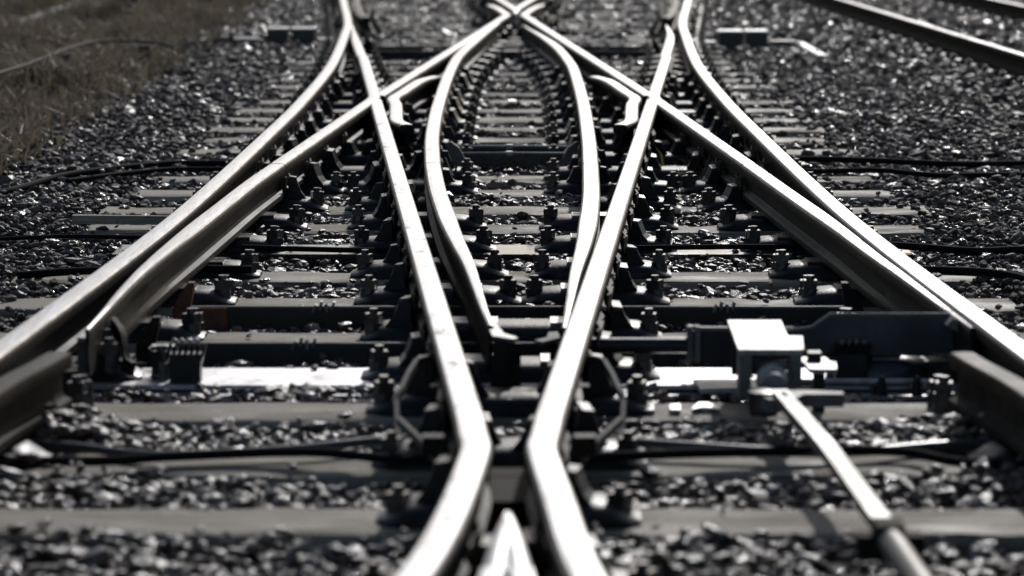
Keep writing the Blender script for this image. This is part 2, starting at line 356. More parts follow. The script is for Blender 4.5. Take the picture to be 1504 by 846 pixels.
rail('slip_rail', 'curved right slip rail in the heart of the crossing', [(.324, 13.365), (.346, 14.75), (.369, 17.2), (.369, 20.0), (.342, 21.385)], 'slip rails', short='right slip rail')
def bendline(a, b, c, r=.22):
    a, b, c = Vector(a), Vector(b), Vector(c); u = (a - b).normalized(); v = (c - b).normalized()
    p = [a, a.lerp(b, .5), b + u * r * 2.2, b + u * r]; q = [b + v * r, b + v * r * 2.2, c.lerp(b, .5), c]
    return [tuple(x) for x in p + [(p[-1] + q[0]) * .5 * .5 + b * .5] + q]
for s, side in ((-1, 'left'), (1, 'right')):
    rail('obtuse_wing_rail', 'bent elbow rail pointing inward at the %s obtuse crossing' % side, bendline((s * .985, 13.32), (s * .757, 17.42), (s * 1.012, 21.38)), 'bent elbow rails', short='%s elbow rail' % side)
    rail('obtuse_check_rail', 'short bent check rail inside the %s elbow, ends flared inward' % side, [(s * .515, 15.45), (s * .575, 15.75), (s * .60, 16.3), (s * .625, 16.9), (s * .652, 17.25), (s * .652, 17.5), (s * .625, 17.85), (s * .59, 18.4), (s * .55, 18.9), (s * .48, 19.25)], 'bent check rails', short='%s bent check rail' % side)
    # middle rails: from the obtuse point to the near knuckle, then turning out as wing rail
    e = [(s * (.0644 * (y - NY) + .035), y) for y in (17.22, 15, 12, 9.5, 7.6, 7.05)]
    e += [(s * .078, 6.80), (s * .070, 6.66), (s * .074, 6.50), (s * .098, 6.05), (s * (.128 if s < 0 else .118), 5.66), (s * (.168 if s < 0 else .145), 5.32), (s * (.24 if s < 0 else .2), 4.9), (s * .33, 4.5)]
    rail('crossing_rail', {-1: 'left middle rail, bright with dark marks, turning outward beside the near nose', 1: 'right middle rail, running to the near nose and turning outward'}[s], e, 'middle rails of the diamond', short='%s middle rail' % side, top=M['marked_top'] if s < 0 else None)
    e = [(s * (.0644 * (FY - y) + .035), y) for y in (17.55, 20, 23, 26, 27.4)]
    e += [(s * .085, 27.78), (s * .076, 27.95), (s * .082, 28.15), (s * .12, 28.75), (s * .165, 29.4), (s * .24, 30.1)]
    rail('crossing_rail', 'diagonal rail from the %s elbow to the far nose' % side, e, 'far diagonal rails', short='%s far diagonal rail' % side)
    # check rails opposite the near nose
    e = [(s * (stock_x(y) - d), y) for y, d in ((7.97, .165), (7.8, .155), (7.5, .128), (7.1, .118), (6, .116), (4.6, .118), (3.6, .15))]
    rail('check_rail', 'flared check rail beside the %s outer rail, front edge of the view' % side, e, 'near check rails', short='%s near check rail' % side, top=M['rail_side'], side_m=M['check_side'])
    e = [(s * (stock_x(y) - d), y) for y, d in ((27.4, .165), (27.9, .128), (29, .118), (31, .118), (32, .15))]
    rail('check_rail', 'far check rail beside the %s outer rail at the upper edge' % side, e, 'far check rails', short='%s far check rail' % side, top=M['rail_side'])
def vee(name, label, y0, dirn):
    """crossing nose: solid wedge that parts into two rails; dirn -1 opens toward the camera"""
    t = empty(name, (0, y0, 0), label, 'crossing nose', 'crossing noses')
    hw = lambda d: max(.006, K * d); L = .74
    bm = bmesh.new(); rings = []
    for d in (.14, .18, .26, .36, .48, .60, L):     # nose dips toward its tip and is crowned
        h = hw(d); z = .199 - .022 * max(0, (.5 - d) / .36) ** 1.5; g = .0 if d < .45 else .012 * (d - .45) / .3
        sec = [(-h, .06), (-h, z - .014), (-h * .86, z - .005), (-h * .5, z), (-h * .16, z - .001), (0, z - g), (h * .16, z - .001), (h * .5, z), (h * .86, z - .005), (h, z - .014), (h, .06)]
        rings.append([bm.verts.new((x, dirn * d, zz)) for x, zz in sec])
    for A, B in zip(rings, rings[1:]):
        for q in range(len(A) - 1): f = bm.faces.new((A[q], A[q + 1], B[q + 1], B[q])); f.smooth = True
    bm.faces.new(rings[0]); bm.faces.new(rings[-1][::-1])
    me = bm_mesh(bm, 'nose'); me.set_sharp_from_angle(angle=math.radians(45)); obj('nose_block', me, M['marked_top'], t)
    obj('nose_plate', box_mesh((.10, .05, .012), .004), M['greypaint'], t, (0, dirn * .04, .10))
    for s in (-1, 1):
        pts = []; W = {}
        ds = [.742, .95, 1.2, 1.6, 2.4, 4.2] if dirn < 0 else [.742, .95, 1.2, 1.6, 3.0, 6, 14, 32]
        for d in ds:
            w = min(.07, hw(d) - .003); W[d] = w / .07; pts.append((s * (hw(d) - w / 2), dirn * d))
        f = lambda y: float(np.interp(abs(y), ds, [W[d] for d in ds]))
        me, P = rail_mesh(pts, f, 6); obj('point_rail', me, None, t)
        P = [(x, y + y0) for x, y in P]; ys = [p[1] for p in P]
        if dirn > 0: RAILS.append((sorted(P, key=lambda p: p[1]), min(ys) + .3, max(ys), False, '%s rail beyond the far nose' % ('left' if s < 0 else 'right')))
    return t
vee('crossing_nose', 'bright pointed crossing nose at the bottom edge of the view', NY, -1)
vee('crossing_nose', 'far crossing nose where the two bright lines meet at top', FY, 1)

# ------------------------------------------------------------------ chairs
SQ = .043
def bolt_mesh():
    bm = bmesh.new()
    n = 10
    for r0, z0, r1, z1 in ((.030, -.02, .027, .030), (.014, .058, .0125, .074)):
        a = [bm.verts.new((r0 * math.cos(6.2832 * i / n), r0 * math.sin(6.2832 * i / n), z0)) for i in range(n)]
        b = [bm.verts.new((r1 * math.cos(6.2832 * i / n), r1 * math.sin(6.2832 * i / n), z1)) for i in range(n)]
        for i in range(n): bm.faces.new((a[i], a[(i + 1) % n], b[(i + 1) % n], b[i]))
        bm.faces.new(b)
    return bm_mesh(bm, 'chair_bolt')
BOLT = bolt_mesh(); BOLT.materials.append(M['bolt'])
NUT = box_mesh((SQ, SQ, .030), .005, (0, 0, .044)); NUT.materials.append(M['bolt'])
def bolt(name, parent, loc, rz=0.0):
    b = obj(name, BOLT, None, parent, loc, (0, 0, rz)); obj('nut', NUT, None, b); return b
JAW = {}
for s in (-1, 1):
    bm = bmesh.new()
    prof = [(.030, .0), (.128, .0), (.112, .018), (.092, .045), (.078, .085), (.074, .100), (.046, .104), (.036, .095), (.040, .06)]
    rings = []
    for yy, sc in ((-.060, .90), (-.050, 1.0), (.050, 1.0), (.060, .90)):
        rings.append([bm.verts.new((s * x, yy, .03 + (z) * (sc if z > .05 else 1))) for x, z in prof])
    k = len(prof)
    for A, B in zip(rings, rings[1:]):
        for i in range(k): bm.faces.new((A[i], A[(i + 1) % k], B[(i + 1) % k], B[i]))
    bm.faces.new(rings[0]); bm.faces.new(rings[-1][::-1])
    JAW[s] = bm_mesh(bm, 'chair_jaw', bevel=.003); JAW[s].materials.append(M['iron'])
KEY = {}
for s in (-1, 1):   # bent spring-steel key between jaw and web, its ends standing out of the jaw
    pts = [(s * .020, -.115, .098), (s * .024, -.085, .128), (s * .030, -.05, .125), (s * .034, 0, .118), (s * .030, .05, .125), (s * .024, .085, .128), (s * .02, .115, .098)]
    KEY[s] = tube_mesh(pts, 0, prof=[(-.0035, -.018), (.0035, -.018), (.0035, .018), (-.0035, .018)], sub=4); KEY[s].materials.append(M['rail_side'])
def base_mesh(x0, x1):
    """cast base: flat table with rounded bell ends that carry the bolts"""
    bm = bmesh.new(); rings = []; N = 10
    xs = []
    for e in np.linspace(0, 1, 6): xs.append((x0 - .205 + .075 * e, e))
    xs.append((x0 - .08, 1.15)); xs.append((x1 + .08, 1.15))
    for e in np.linspace(1, 0, 6): xs.append((x1 + .205 - .075 * e, e))
    for x, e in xs:
        if e <= 1: w = .060 + .045 * math.sin(e * math.pi / 2); h = .014 + .034 * (e * e * (3 - 2 * e))
        else: w = .105; h = .052
        sec = [(-w, -.002), (-w, h * .45), (-w * .86, h * .8), (-w * .55, h), (w * .55, h), (w * .86, h * .8), (w, h * .45), (w, -.002)]
        rings.append([bm.verts.new((x, a, b)) for a, b in sec])
    k = 8
    for A, B in zip(rings, rings[1:]):
        for i in range(k): f = bm.faces.new((A[i], B[i], B[(i + 1) % k], A[(i + 1) % k])); f.smooth = True
    bm.faces.new(rings[0]); bm.faces.new(rings[-1][::-1])
    me = bm_mesh(bm, 'chair_base'); me.set_sharp_from_angle(angle=math.radians(40)); return me
def rail_at(P, y):
    for (xa, ya), (xb, yb) in zip(P, P[1:]):
        if ya <= y <= yb: return xa + (xb - xa) * (y - ya) / max(1e-6, yb - ya)
    return None
CHG = 'cast rail chairs'
BASES = {}
for i, y in enumerate(SL):
    if y > 34: break
    xs = []
    for P, ya, yb, mv, short in RAILS:
        if ya + .05 < y < yb - .02:
            x = rail_at(P, y)
            if x is not None: xs.append((x, mv, short))
    xs.sort(); cl = []
    for r in xs:
        if cl and r[0] - cl[-1][-1][0] < .36: cl[-1].append(r)
        else: cl.append([r])
    for c in cl:
        x0, x1 = c[0][0], c[-1][0]; xm = (x0 + x1) / 2
        names = [r[2] for r in c]
        lab = ('black cast chair holding the %s on the %s crosspiece' % (' and '.join([names[0]] if len(names) == 1 else [names[0], names[-1]]), ordinal(i - 1) if i else '@edge'))
        lab = lab.replace('the @edge crosspiece', 'the crosspiece at the bottom edge')
        words = lab.split()
        if len(words) > 16: lab = 'chair of %s, %s, %s crosspiece' % (names[0], names[-1], ordinal(i - 1) if i else 'bottom edge')
        t = empty('rail_chair', (xm, y, 0), lab, 'rail chair', CHG)
        nearck = y < 9 and abs(xm) > .8
        key = (round(x0 - xm + (.10 if nearck and xm > 0 else 0), 2), round(x1 - xm - (.10 if nearck and xm < 0 else 0), 2))
        if key not in BASES: BASES[key] = base_mesh(*key); BASES[key].materials.append(M['iron'])
        obj('base', BASES[key], None, t)
        far = y > 27
        movers = [r for r in c if r[1]]
        for x, mv, short in c:
            if mv: continue
            for s in (-1, 1):
                if any(0 < (o[0] - x) * s < .19 for o in c if o[0] != x): continue
                # no jaw on the side where a blade slides
                if any(o[1] and (o[0] - x) * s > 0 for o in c): continue
                if nearck and s * xm < 0: continue
                jw = obj('jaw', JAW[s], None, t, (x - xm, random.uniform(-.02, .02), 0), (random.uniform(-.08, .08), 0, random.uniform(-.16, .16))); q = random.uniform(.78, 1.06); jw.scale = (random.uniform(.94, 1.04), random.uniform(.75, 1.2), q)
                if not far: obj('key', KEY[s], None, t, (x - xm + s * .012, 0, 0))
        if movers:
            for r in movers:     # one polished slide table under each blade, kept apart from its neighbour's
                a, b = r[0] - .075, r[0] + .075
                for o in movers:
                    if o is not r:
                        if o[0] < r[0]: a = max(a, (o[0] + r[0]) / 2 + .012)
                        else: b = min(b, (o[0] + r[0]) / 2 - .012)
                if b - a > .03: obj('slide_table', box_mesh((b - a, .14, .020), .004), M['slide_top'] if abs(xm) < .6 else M['slide'], t, ((a + b) / 2 - xm, 0, .0475))
        for s, xx in ((-1, x0 - .16), (1, x1 + .16)):
            if y < 8 and s * xx < 0 and abs(xx) > .8: continue
            bolt('bolt', t, (xx - xm, -.03, .022 if y > 8 else .008), random.uniform(-.5, .5))
            if 8 < y < 24: bolt('bolt', t, (xx - xm + s * .004, .048, .012), random.uniform(-.5, .5))
    # foreground chairs carry the marks of their rails; nothing else here

# ------------------------------------------------------------------ neighbouring track on the right
for x0, lab in ((3.435, 'near rail of the neighbouring track at upper right'), (4.94, 'far rail of the neighbouring track at the upper right corner')):
    P = [(x0 - .024 * (y - 21.6), y) for y in (12, 20, 28, 40, 60)]
    me, PP = rail_mesh(P, step=3); me.materials[1] = M['dull_top']; me.materials[0] = M['grease']; me.materials[2] = M['grease']; o = obj('track_rail', me); tag(o, lab, 'rail', 'rails of the neighbouring track')
k = 0
y = 18.2
while y < 46:
    xc = 4.19 - .024 * (y - 21.6)
    o = obj('timber_sleeper', sleeper_mesh(2.6, .25, seed=100 + k), M['wood_old'], None, (xc, y, 0), (0, 0, .024))
    tag(o, 'old timber sleeper of the neighbouring right track, %s from the front' % ordinal(k).replace('front', 'first'), 'sleeper', 'sleepers of the neighbouring track')
    FOOT.append((xc - 1.3, xc + 1.3, y - .125, y + .125, 0))
    for dx in (-.75, .755):
        t = empty('rail_chair', (xc + dx, y, 0), 'small chair under the %s rail of the right track, %s sleeper' % ('near' if dx < 0 else 'far', ordinal(k).replace('front', 'first')), 'rail chair', 'chairs of the neighbouring track')
        if (0, 0) not in BASES: BASES[(0, 0)] = base_mesh(0, 0); BASES[(0, 0)].materials.append(M['iron'])
        obj('base', BASES[(0, 0)], None, t)
        for s in (-1, 1): bolt('bolt', t, (s * .13, 0, .012))
    y += .70; k += 1

# ------------------------------------------------------------------ stretcher bars
def clip_mesh():
    bm = bmesh.new()
    for j, (dx, dz, a) in enumerate(((-.032, -.004, .5), (-.012, .004, .2), (.006, -.002, -.1), (.026, .003, .35))): add_box(bm, (dx, .01 * (j % 2), dz), (.008, .04, .026), Matrix.Rotation(a, 3, 'Y'))
    return bm_mesh(bm, 'clip', bevel=.002)
CLIP = clip_mesh(); CLIP.materials.append(M['greypaint'])
def stretcher(y, xa, xb, lab, rusty=False, z0=-.02, z1=.048):
    t = empty('stretcher_bar', ((xa + xb) / 2, y, 0), lab, 'stretcher bar', 'stretcher bars'); c = (xa + xb) / 2
    obj('bar', box_mesh((xb - xa, .016, z1 - z0), .003), M['bar'], t, (0, 0, (z0 + z1) / 2))
    obj('top_edge', box_mesh((xb - xa - .02, .012, .006), .002), M['greypaint'], t, (0, .003, z1 + .003))
    for s, x in ((-1, xa), (1, xb)):
        # upturned end lug bolted to the blade
        prof = [(0, z0), (0, z1), (s * -.03, .10), (s * -.05, .13), (s * -.07, .13), (s * -.065, .09), (s * -.04, z0)]
        obj('end_lug', prism_mesh([(p[0], p[1]) for p in prof], 'y', -.018, .018, .004), M['rust'] if rusty and s < 0 else M['rail_side'], t, (x - c, 0, 0))
        if rusty and s < 0: obj('rusty_sleeve', box_mesh((.17, .022, z1 - z0 + .004), .003), M['rust'], t, (x - c + .085, -.002, (z0 + z1) / 2))
    for f in (.22, .80):
        obj('joint_clip', CLIP, None, t, ((xb - xa) * (f - .5), -.004, z1 + .004))
    return t
stretcher(9.92, -1.06, 1.10, 'black stretcher bar with orange rusty left end, second from the front', True)
stretcher(9.13, -1.08, 1.13, 'black stretcher bar just behind the wide shining steel bearer')
stretcher(24.75, -1.17, 1.14, 'far black stretcher bar beneath the far slip blades')
stretcher(25.45, -1.22, 1.15, 'farthest black stretcher bar near the far crossing nose')
# rods of the middle hollow bearer: ridged double bars between the slip rails
for y, lab, z in ((15.36, 'front ridged steel bar spanning between the slip rails', .03), (15.76, 'rear ridged steel bar spanning between the slip rails', .03)):
    t = empty('tie_bar', (-.02, y, 0), lab, 'tie bar', 'ridged tie bars')
    obj('bar', box_mesh((.66, .03, .055), .006), M['slide'], t, (0, 0, z))
    obj('rib', tube_mesh([(-.32, 0, z + .032), (0, 0, z + .034), (.32, 0, z + .032)], .010), M['greypaint'], t, (0, -.004, 0))
    obj('centre_nut', box_mesh((.03, .035, .02), .004), M['galv'], t, (0, 0, z + .037))
for s in (-1, 1):
    o = obj('bar_bracket', prism_mesh([(s * .20, -.02), (s * .26, .10), (s * .30, .13), (s * .33, .12), (s * .30, .02), (s * .27, -.02)], 'y', -.02, .02, .004), M['greypaint'], None, (0, 15.30, 0))
    tag(o, 'grey bent bracket at the %s end of the ridged tie bars' % ('left' if s < 0 else 'right'), 'bracket', 'tie bar brackets')
# cover plate between middle rails near the front
t = empty('spacer_block', (0, 6.72, 0), 'dark spacer block between the middle rails at their narrowest point', 'spacer block')
obj('block', box_mesh((.085, .28, .06), .006), M['grease'], t, (0, .05, .05)); obj('block', box_mesh((.12, .10, .05), .006), M['grease'], t, (0, .33, .04))

t = empty('blade_tip_plate', (-.03, 8.6, 0), 'bright cranked plate fixed at the open inner blade tip', 'plate')
obj('plate', prism_mesh([(-.040, .13), (-.012, .13), (.012, -.09), (.050, -.17), (.040, -.20), (-.018, -.14)], 'z', .160, .170, .003), M['galv'], t)
obj('lug', prism_mesh([(-.03, -.03), (.03, -.03), (.025, .158), (-.015, .158)], 'y', -.15, -.12, .003), M['bar'], t)
obj('strap', box_mesh((.035, .02, .17), .003), M['rail_side'], t, (.04, -.16, .07))
t = empty('blade_tip_plate', (.115, 8.55, 0), 'small grey bracket at the closed inner blade tip', 'plate')
obj('plate', prism_mesh([(.012, .06), (-.012, .05), (-.018, -.05), (-.05, -.10), (-.03, -.13), (.018, -.05)], 'z', .15, .160, .003), M['greypaint'], t)
obj('strap', box_mesh((.02, .02, .16), .003), M['rail_side'], t, (0, -.02, .07))

# ------------------------------------------------------------------ drive linkage, right
t = empty('drive_bar', (.85, 8.76, 0), 'black drive bar with raised plate reaching the closed right blade', 'drive bar')
obj('bar', box_mesh((.50, .018, .075), .003), M['bar'], t, (-.10, 0, .105))
obj('bar_edge', box_mesh((.26, .024, .008), .002), M['greypaint'], t, (-.20, 0, .148))
pl = prism_mesh([(-.10, .085), (-.10, .138), (-.02, .150), (.03, .186), (.36, .186), (.37, .09), (.30, .075)], 'y', -.034, -.012, .003)
obj('raised_plate', pl, M['plate'], t)
obj('raised_plate_edge', tube_mesh([(-.10, -.023, .141), (-.02, -.023, .153), (.03, -.023, .189), (.36, -.023, .189)], .006, sub=1), M['greypaint'], t)
obj('tail_rod', tube_mesh([(-.66, 0, .10), (-.36, 0, .10)], .022), M['bar'], t)
for dx in (-.355, -.335): obj('clamp', box_mesh((.014, .05, .10), .004), M['greypaint'], t, (dx, 0, .105))
obj('end_bracket', prism_mesh([(.36, .19), (.43, .15), (.46, .13), (.46, -.02), (.435, -.02), (.435, .115), (.34, .17)], 'y', -.10, -.05, .003), M['greypaint'], t)
for dz in (.15, .17): obj('end_flange', box_mesh((.012, .14, .016), .003), M['greypaint'], t, (.365 + (dz - .15) * 1.5, .03, dz + .02))
for dz in (.05, .02): obj('nut', box_mesh((.05, .04, .018), .004), M['bolt'], t, (.445, -.09, dz))
# cover: inverted channel with a bright top
t = empty('linkage_cover', (.66, 8.28, 0), 'bright steel channel cover over the rod joint beside the drive bar', 'cover')
obj('top_plate', prism_mesh([(-.082, -.27), (.082, -.27), (.100, -.03), (.062, -.03), (.068, .27), (-.075, .27)], 'z', .186, .200, .003), M['galv'], t)
obj('side_plate', box_mesh((.030, .10, .118), .003), M['greypaint'], t, (-.064, -.215, .126))
obj('side_plate', box_mesh((.030, .10, .118), .003), M['greypaint'], t, (.064, -.215, .126))
obj('back_plate', box_mesh((.13, .014, .13), .003), M['bar'], t, (0, .25, .12))
obj('foot_plate', prism_mesh([(-.15, -.10), (.16, -.06), (.14, .10), (-.16, .06)], 'z', .004, .018, .003), M['steel_plate'], t, (0, .34, 0))
obj('cable_lug', prism_mesh([(-.06, .02), (.03, .03), (.06, -.02), (.04, -.05), (-.02, 0)], 'z', .150, .170, .004), M['galv'], t, (.01, -.24, -.004))
# T bracket
t = empty('bolted_bracket', (.80, 8.28, 0), 'small T shaped bright bracket with a square nut, right of the channel cover', 'bracket')
obj('plate', prism_mesh([(-.035, .12), (.035, .12), (.040, .05), (.055, .03), (.045, -.09), (-.025, -.09), (-.03, .03), (-.042, .05)], 'z', .110, .122, .002), M['galv'], t)
obj('nut', box_mesh((.034, .05, .024), .004), M['bar'], t, (0, .06, .133))
obj('post', box_mesh((.03, .03, .16), .003), M['bar'], t, (.005, -.02, .03))
# gaiters
disc = lathe_mesh([(.026, -.004), (.032, 0), (.026, .004)], 12)
for x, lab in ((.935, 'black ribbed gaiter on the shining bearer, right of the channel cover'), (-.895, 'black ribbed gaiter on the shining bearer, left side')):
    t = empty('ribbed_gaiter', (x, 8.72, 0), lab, 'gaiter', 'ribbed gaiters')
    for j in range(7): obj('rib', disc, M['bar'], t, (-.048 + .016 * j, 0, .085), (0, math.pi / 2 + .25, 0))
    obj('body', box_mesh((.085, .06, .08), .01), M['bar'], t, (0, 0, .045))
    for j in range(4): obj('nut', box_mesh((.010, .035, .012), .003), M['galv'], t, (-.03 + .02 * j, 0, .118), (0, .5, .3))
# oval slide housing right
hs = lathe_mesh([(.155, 0), (.15, .03), (.12, .06), (.06, .072), (.05, .10), (.02, .104)], 20)
o = obj('slide_housing', hs, M['slide'], None, (1.03, 8.80, .004)); o.scale = (1, .6, .9)
tag(o, 'rounded black housing behind the bracket post at the right blade', 'housing')
# ball joint and operating rod
t = empty('operating_rod', (.665, 7.75, 0), 'long pale steel operating rod running toward the camera from the linkage', 'rod')
ball = lathe_mesh([(.008, -.03), (.024, -.02), (.031, 0), (.024, .02), (.010, .03)], 14)
obj('ball', ball, M['greypaint'], t, (-.012, .30, .140)); obj('ball', ball, M['galv'], t, (-.002, .16, .125))
obj('collar', lathe_mesh([(.038, -.012), (.042, 0), (.038, .012)], 14), M['galv'], t, (-.005, .23, .128), (1.35, 0, 0))
obj('yoke', prism_mesh([(-.055, .10), (-.02, .15), (.05, .13), (.16, .10), (.16, .06), (.06, .06), (.03, -.02), (-.03, -.02), (-.06, .05)], 'z', .085, .118, .006), M['greypaint'], t)
obj('pivot', lathe_mesh([(.034, -.03), (.040, -.01), (.040, .03), (.02, .034)], 12), M['bolt'], t, (-.038, .06, .095))
def bar_sec(w, h): return [(-w, -h), (w, -h), (w, h), (-w, h)]
obj('flat_rod', tube_mesh([(.0, .06, .118), (.045, -.70, .118), (.078, -1.58, .112)], 0, sub=1, prof=bar_sec(.020, .012)), M['rod'], t)
obj('clamp', box_mesh((.13, .05, .05), .006), M['grease'], t, (.082, -1.60, .085)); obj('clamp', box_mesh((.055, .09, .036), .006), M['grease'], t, (.078, -1.61, .118))
obj('rear_rod', tube_mesh([(.078, -1.62, .105), (.098, -2.3, .10), (.13, -3.3, .09)], .027, sub=1, n=12), M['rod'], t)
for j, dy in enumerate((.005, -.035)): obj('hole', lathe_mesh([(.009, 0), (.009, .003)], 10), M['bar'], t, (.004 - dy * .05 + .002, dy, .1298))
# three bright tabs on the fifth sleeper
for x, w, lab in ((.347, .034, 'small bright metal tab on a sleeper, leftmost of three'), (.418, .03, 'small bright metal tab on a sleeper, middle one of three'), (.495, .075, 'longer bright folded metal tab on a sleeper, rightmost of three')):
    if w < .05: me = prism_mesh([(-w / 2, -.045), (w / 2 - .004, -.05), (w / 2, .05), (-w / 2 + .003, .04)], 'z', .0, .012, .002)
    else: me = prism_mesh([(-w / 2, -.05), (-.01, -.02), (.012, -.02), (w / 2, -.05), (w / 2 - .012, .02), (.01, .06), (-.014, .06), (-w / 2 + .01, .0)], 'z', .0, .014, .002)
    o = obj('metal_tab', me, M['steel_plate'], None, (x + .012, 8.24, .003)); tag(o, lab, 'tab', 'bright tabs on the sleeper')
o = empty('rod_guide', (1.02, 8.55, 0), 'thin bright rod with two dark studs in front of the rounded housing', 'rod')
obj('rod', tube_mesh([(-.28, 0, .03), (.16, 0, .03)], .010), M['galv'], o)
for dx in (-.02, .075): obj('stud', lathe_mesh([(.016, 0), (.014, .02), (.008, .05), (.005, .052)], 8), M['bar'], o, (dx, -.03, 0))

# left end fittings at the open blade
t = empty('blade_bracket', (-1.16, 8.62, 0), 'upright grey bracket with bright top bar at the open left blade tip', 'bracket')
obj('upright', box_mesh((.028, .03, .17), .004), M['greypaint'], t, (0, -.03, .055))
obj('top_bar', prism_mesh([(-.012, -.06), (.018, -.06), (.045, .30), (.015, .30)], 'z', .138, .150, .003), M['galv'], t)
for dx, dy, dz in ((.04, .15, .15), (.06, .05, .14), (.05, .25, .16)): bolt('bolt', t, (dx, dy, dz - .08))
obj('link', tube_mesh([(.05, .22, .15), (.09, .12, .12), (.11, .03, .07), (.13, .0, .055)], 0, prof=bar_sec(.008, .02)), M['rail_side'], t)
obj('clevis', box_mesh((.08, .04, .045), .006), M['bar'], t, (.19, .22, .06)); obj('clevis_top', box_mesh((.065, .045, .006), .002), M['galv'], t, (.19, .22, .086))
obj('foot', box_mesh((.17, .14, .05), .01), M['slide'], t, (-.10, .02, .03))

# ------------------------------------------------------------------ bent straps beside the middle rails, near the front
for s, side in ((-1, 'left'), (1, 'right')):
    t = empty('bent_strap', (s * .25, 7.7, 0), 'bent pale metal strap standing beside the %s middle rail' % side, 'strap', 'bent straps')
    sec = bar_sec(.006, .010)
    obj('upper_arm', tube_mesh([(s * -.06, .50, .145), (s * -.01, .42, .15), (s * .02, .14, .12), (s * .03, .08, .10), (s * .015, -.16, .04)], 0, sub=2, prof=sec), M['pipe'], t)
    obj('lower_arm', tube_mesh([(s * .015, -.18, .10), (s * -.045, -.46, .10), (s * -.09, -.64, .09)], 0, sub=1, prof=sec), M['pipe'], t)
    for dy in (.52, .10, -.62): obj('lug', box_mesh((.05, .05, .045), .01), M['rail_side'], t, (s * (-.08 if dy < .4 else -.06), dy, .12))
    obj('plate', box_mesh((.03, .34, .10), .006), M['iron'], t, (s * -.09, .05, .09))

# ------------------------------------------------------------------ cables
CB = [('grey conduit lying on the second crosspiece, left upper', [(-1.35, 7.70), (-1.048, 7.60), (-.838, 7.49), (-.534, 7.54), (-.311, 7.63), (-.1, 7.66)], .012, 'cable_grey', .03),
      ('black conduit crossing the grey one, left lower', [(-1.35, 7.36), (-.972, 7.39), (-.803, 7.45), (-.483, 7.48), (-.267, 7.36), (-.1, 7.33)], .012, 'cable', .034),
      ('grey conduit behind the operating rod, right upper', [(.12, 7.66), (.296, 7.59), (.632, 7.50), (.85, 7.53), (1.054, 7.63), (1.35, 7.7)], .012, 'cable_grey', .03),
      ('black conduit under the operating rod, right lower', [(.12, 7.33), (.22, 7.36), (.484, 7.44), (.896, 7.52), (1.066, 7.37), (1.35, 7.3)], .012, 'cable', .034),
      ('black cable curving off to the left edge from under the left outer rail', [(-3.6, 12.9), (-2.6, 13.3), (-2.213, 13.73), (-2.038, 14.55), (-1.72, 15.2), (-1.5, 15.31), (-1.0, 15.30)], .016, 'cable', .03),
      ('second black cable beside it, ending among the left stones', [(-2.0, 14.3), (-1.8, 14.72), (-1.62, 15.0), (-1.4, 15.05), (-1.0, 15.02)], .012, 'cable', .026),
      ('short black cable end lying left of the outer rail', [(-1.70, 10.92), (-1.62, 10.96), (-1.48, 11.0), (-1.2, 11.02), (-.9, 11.0)], .014, 'cable', .03),
      ('thin black wire on the left ballast', [(-2.6, 12.1), (-2.1, 12.0), (-1.7, 12.05), (-1.35, 11.98), (-1.0, 12.0)], .008, 'cable', .03),
      ('upper black cable trailing to the right edge', [(1.0, 15.40), (1.4, 15.41), (1.717, 15.30), (2.089, 15.16), (2.448, 15.30), (3.2, 15.4)], .014, 'cable', .03),
      ('lower black cable trailing to the right edge', [(1.0, 14.86), (1.409, 14.80), (1.693, 14.80), (1.942, 14.53), (2.337, 14.6), (3.1, 14.4)], .012, 'cable', .03),
      ('black cable right of the outer rail, halfway down', [(1.0, 11.9), (1.3, 11.84), (1.485, 11.80), (1.694, 11.68), (1.889, 11.74), (2.4, 11.7)], .014, 'cable', .03),
      ('thick black cable bending toward the camera at the right edge', [(1.1, 11.06), (1.483, 11.02), (1.66, 10.97), (1.76, 10.78), (1.80, 10.4)], .016, 'cable', .03),
      ('cable across the eighth crosspiece between the left rails', [(-1.0, 11.74), (-.8, 11.72), (-.6, 11.72), (-.35, 11.73)], .010, 'cable', .025),
      ('cable across the eighth crosspiece between the right rails', [(.35, 11.73), (.6, 11.72), (.85, 11.73), (1.05, 11.74)], .010, 'cable', .025),
      ('long dark cable from the left boxes into the grass', [(-2.05, 26.8), (-2.4, 26.6), (-2.8, 25.6), (-3.3, 24.4), (-3.9, 23.4)], .02, 'cable', .05)]
for lab, pts, r, m, z in CB:
    o = obj('cable', tube_mesh([(x, y, z + .008 * math.sin(3 * x + y)) for x, y in pts], r, sub=6), M[m]); tag(o, lab, 'cable', 'cables')
# thin bond wires by the heart of the crossing
for j, (pts, lab) in enumerate(((([(-.40, 14.6, .12), (-.44, 14.45, .03), (-.49, 14.3, .02)]), 'thin pale bond wire left of the left slip rail'),
        (([(-.31, 14.5, .12), (-.27, 14.35, .05), (-.25, 14.25, .12)]), 'thin pale bond wire right of the left slip rail'),
        (([(-.95, 14.45, .13), (-.90, 14.3, .06), (-.84, 14.2, .02)]), 'bond wire hanging from the left elbow rail'),
        (([(.90, 14.55, .13), (.86, 14.4, .06), (.82, 14.3, .02)]), 'bond wire hanging from the right elbow rail'))):
    o = obj('bond_wire', tube_mesh(pts, .005, n=6), M['pipe']); tag(o, lab, 'wire', 'bond wires')

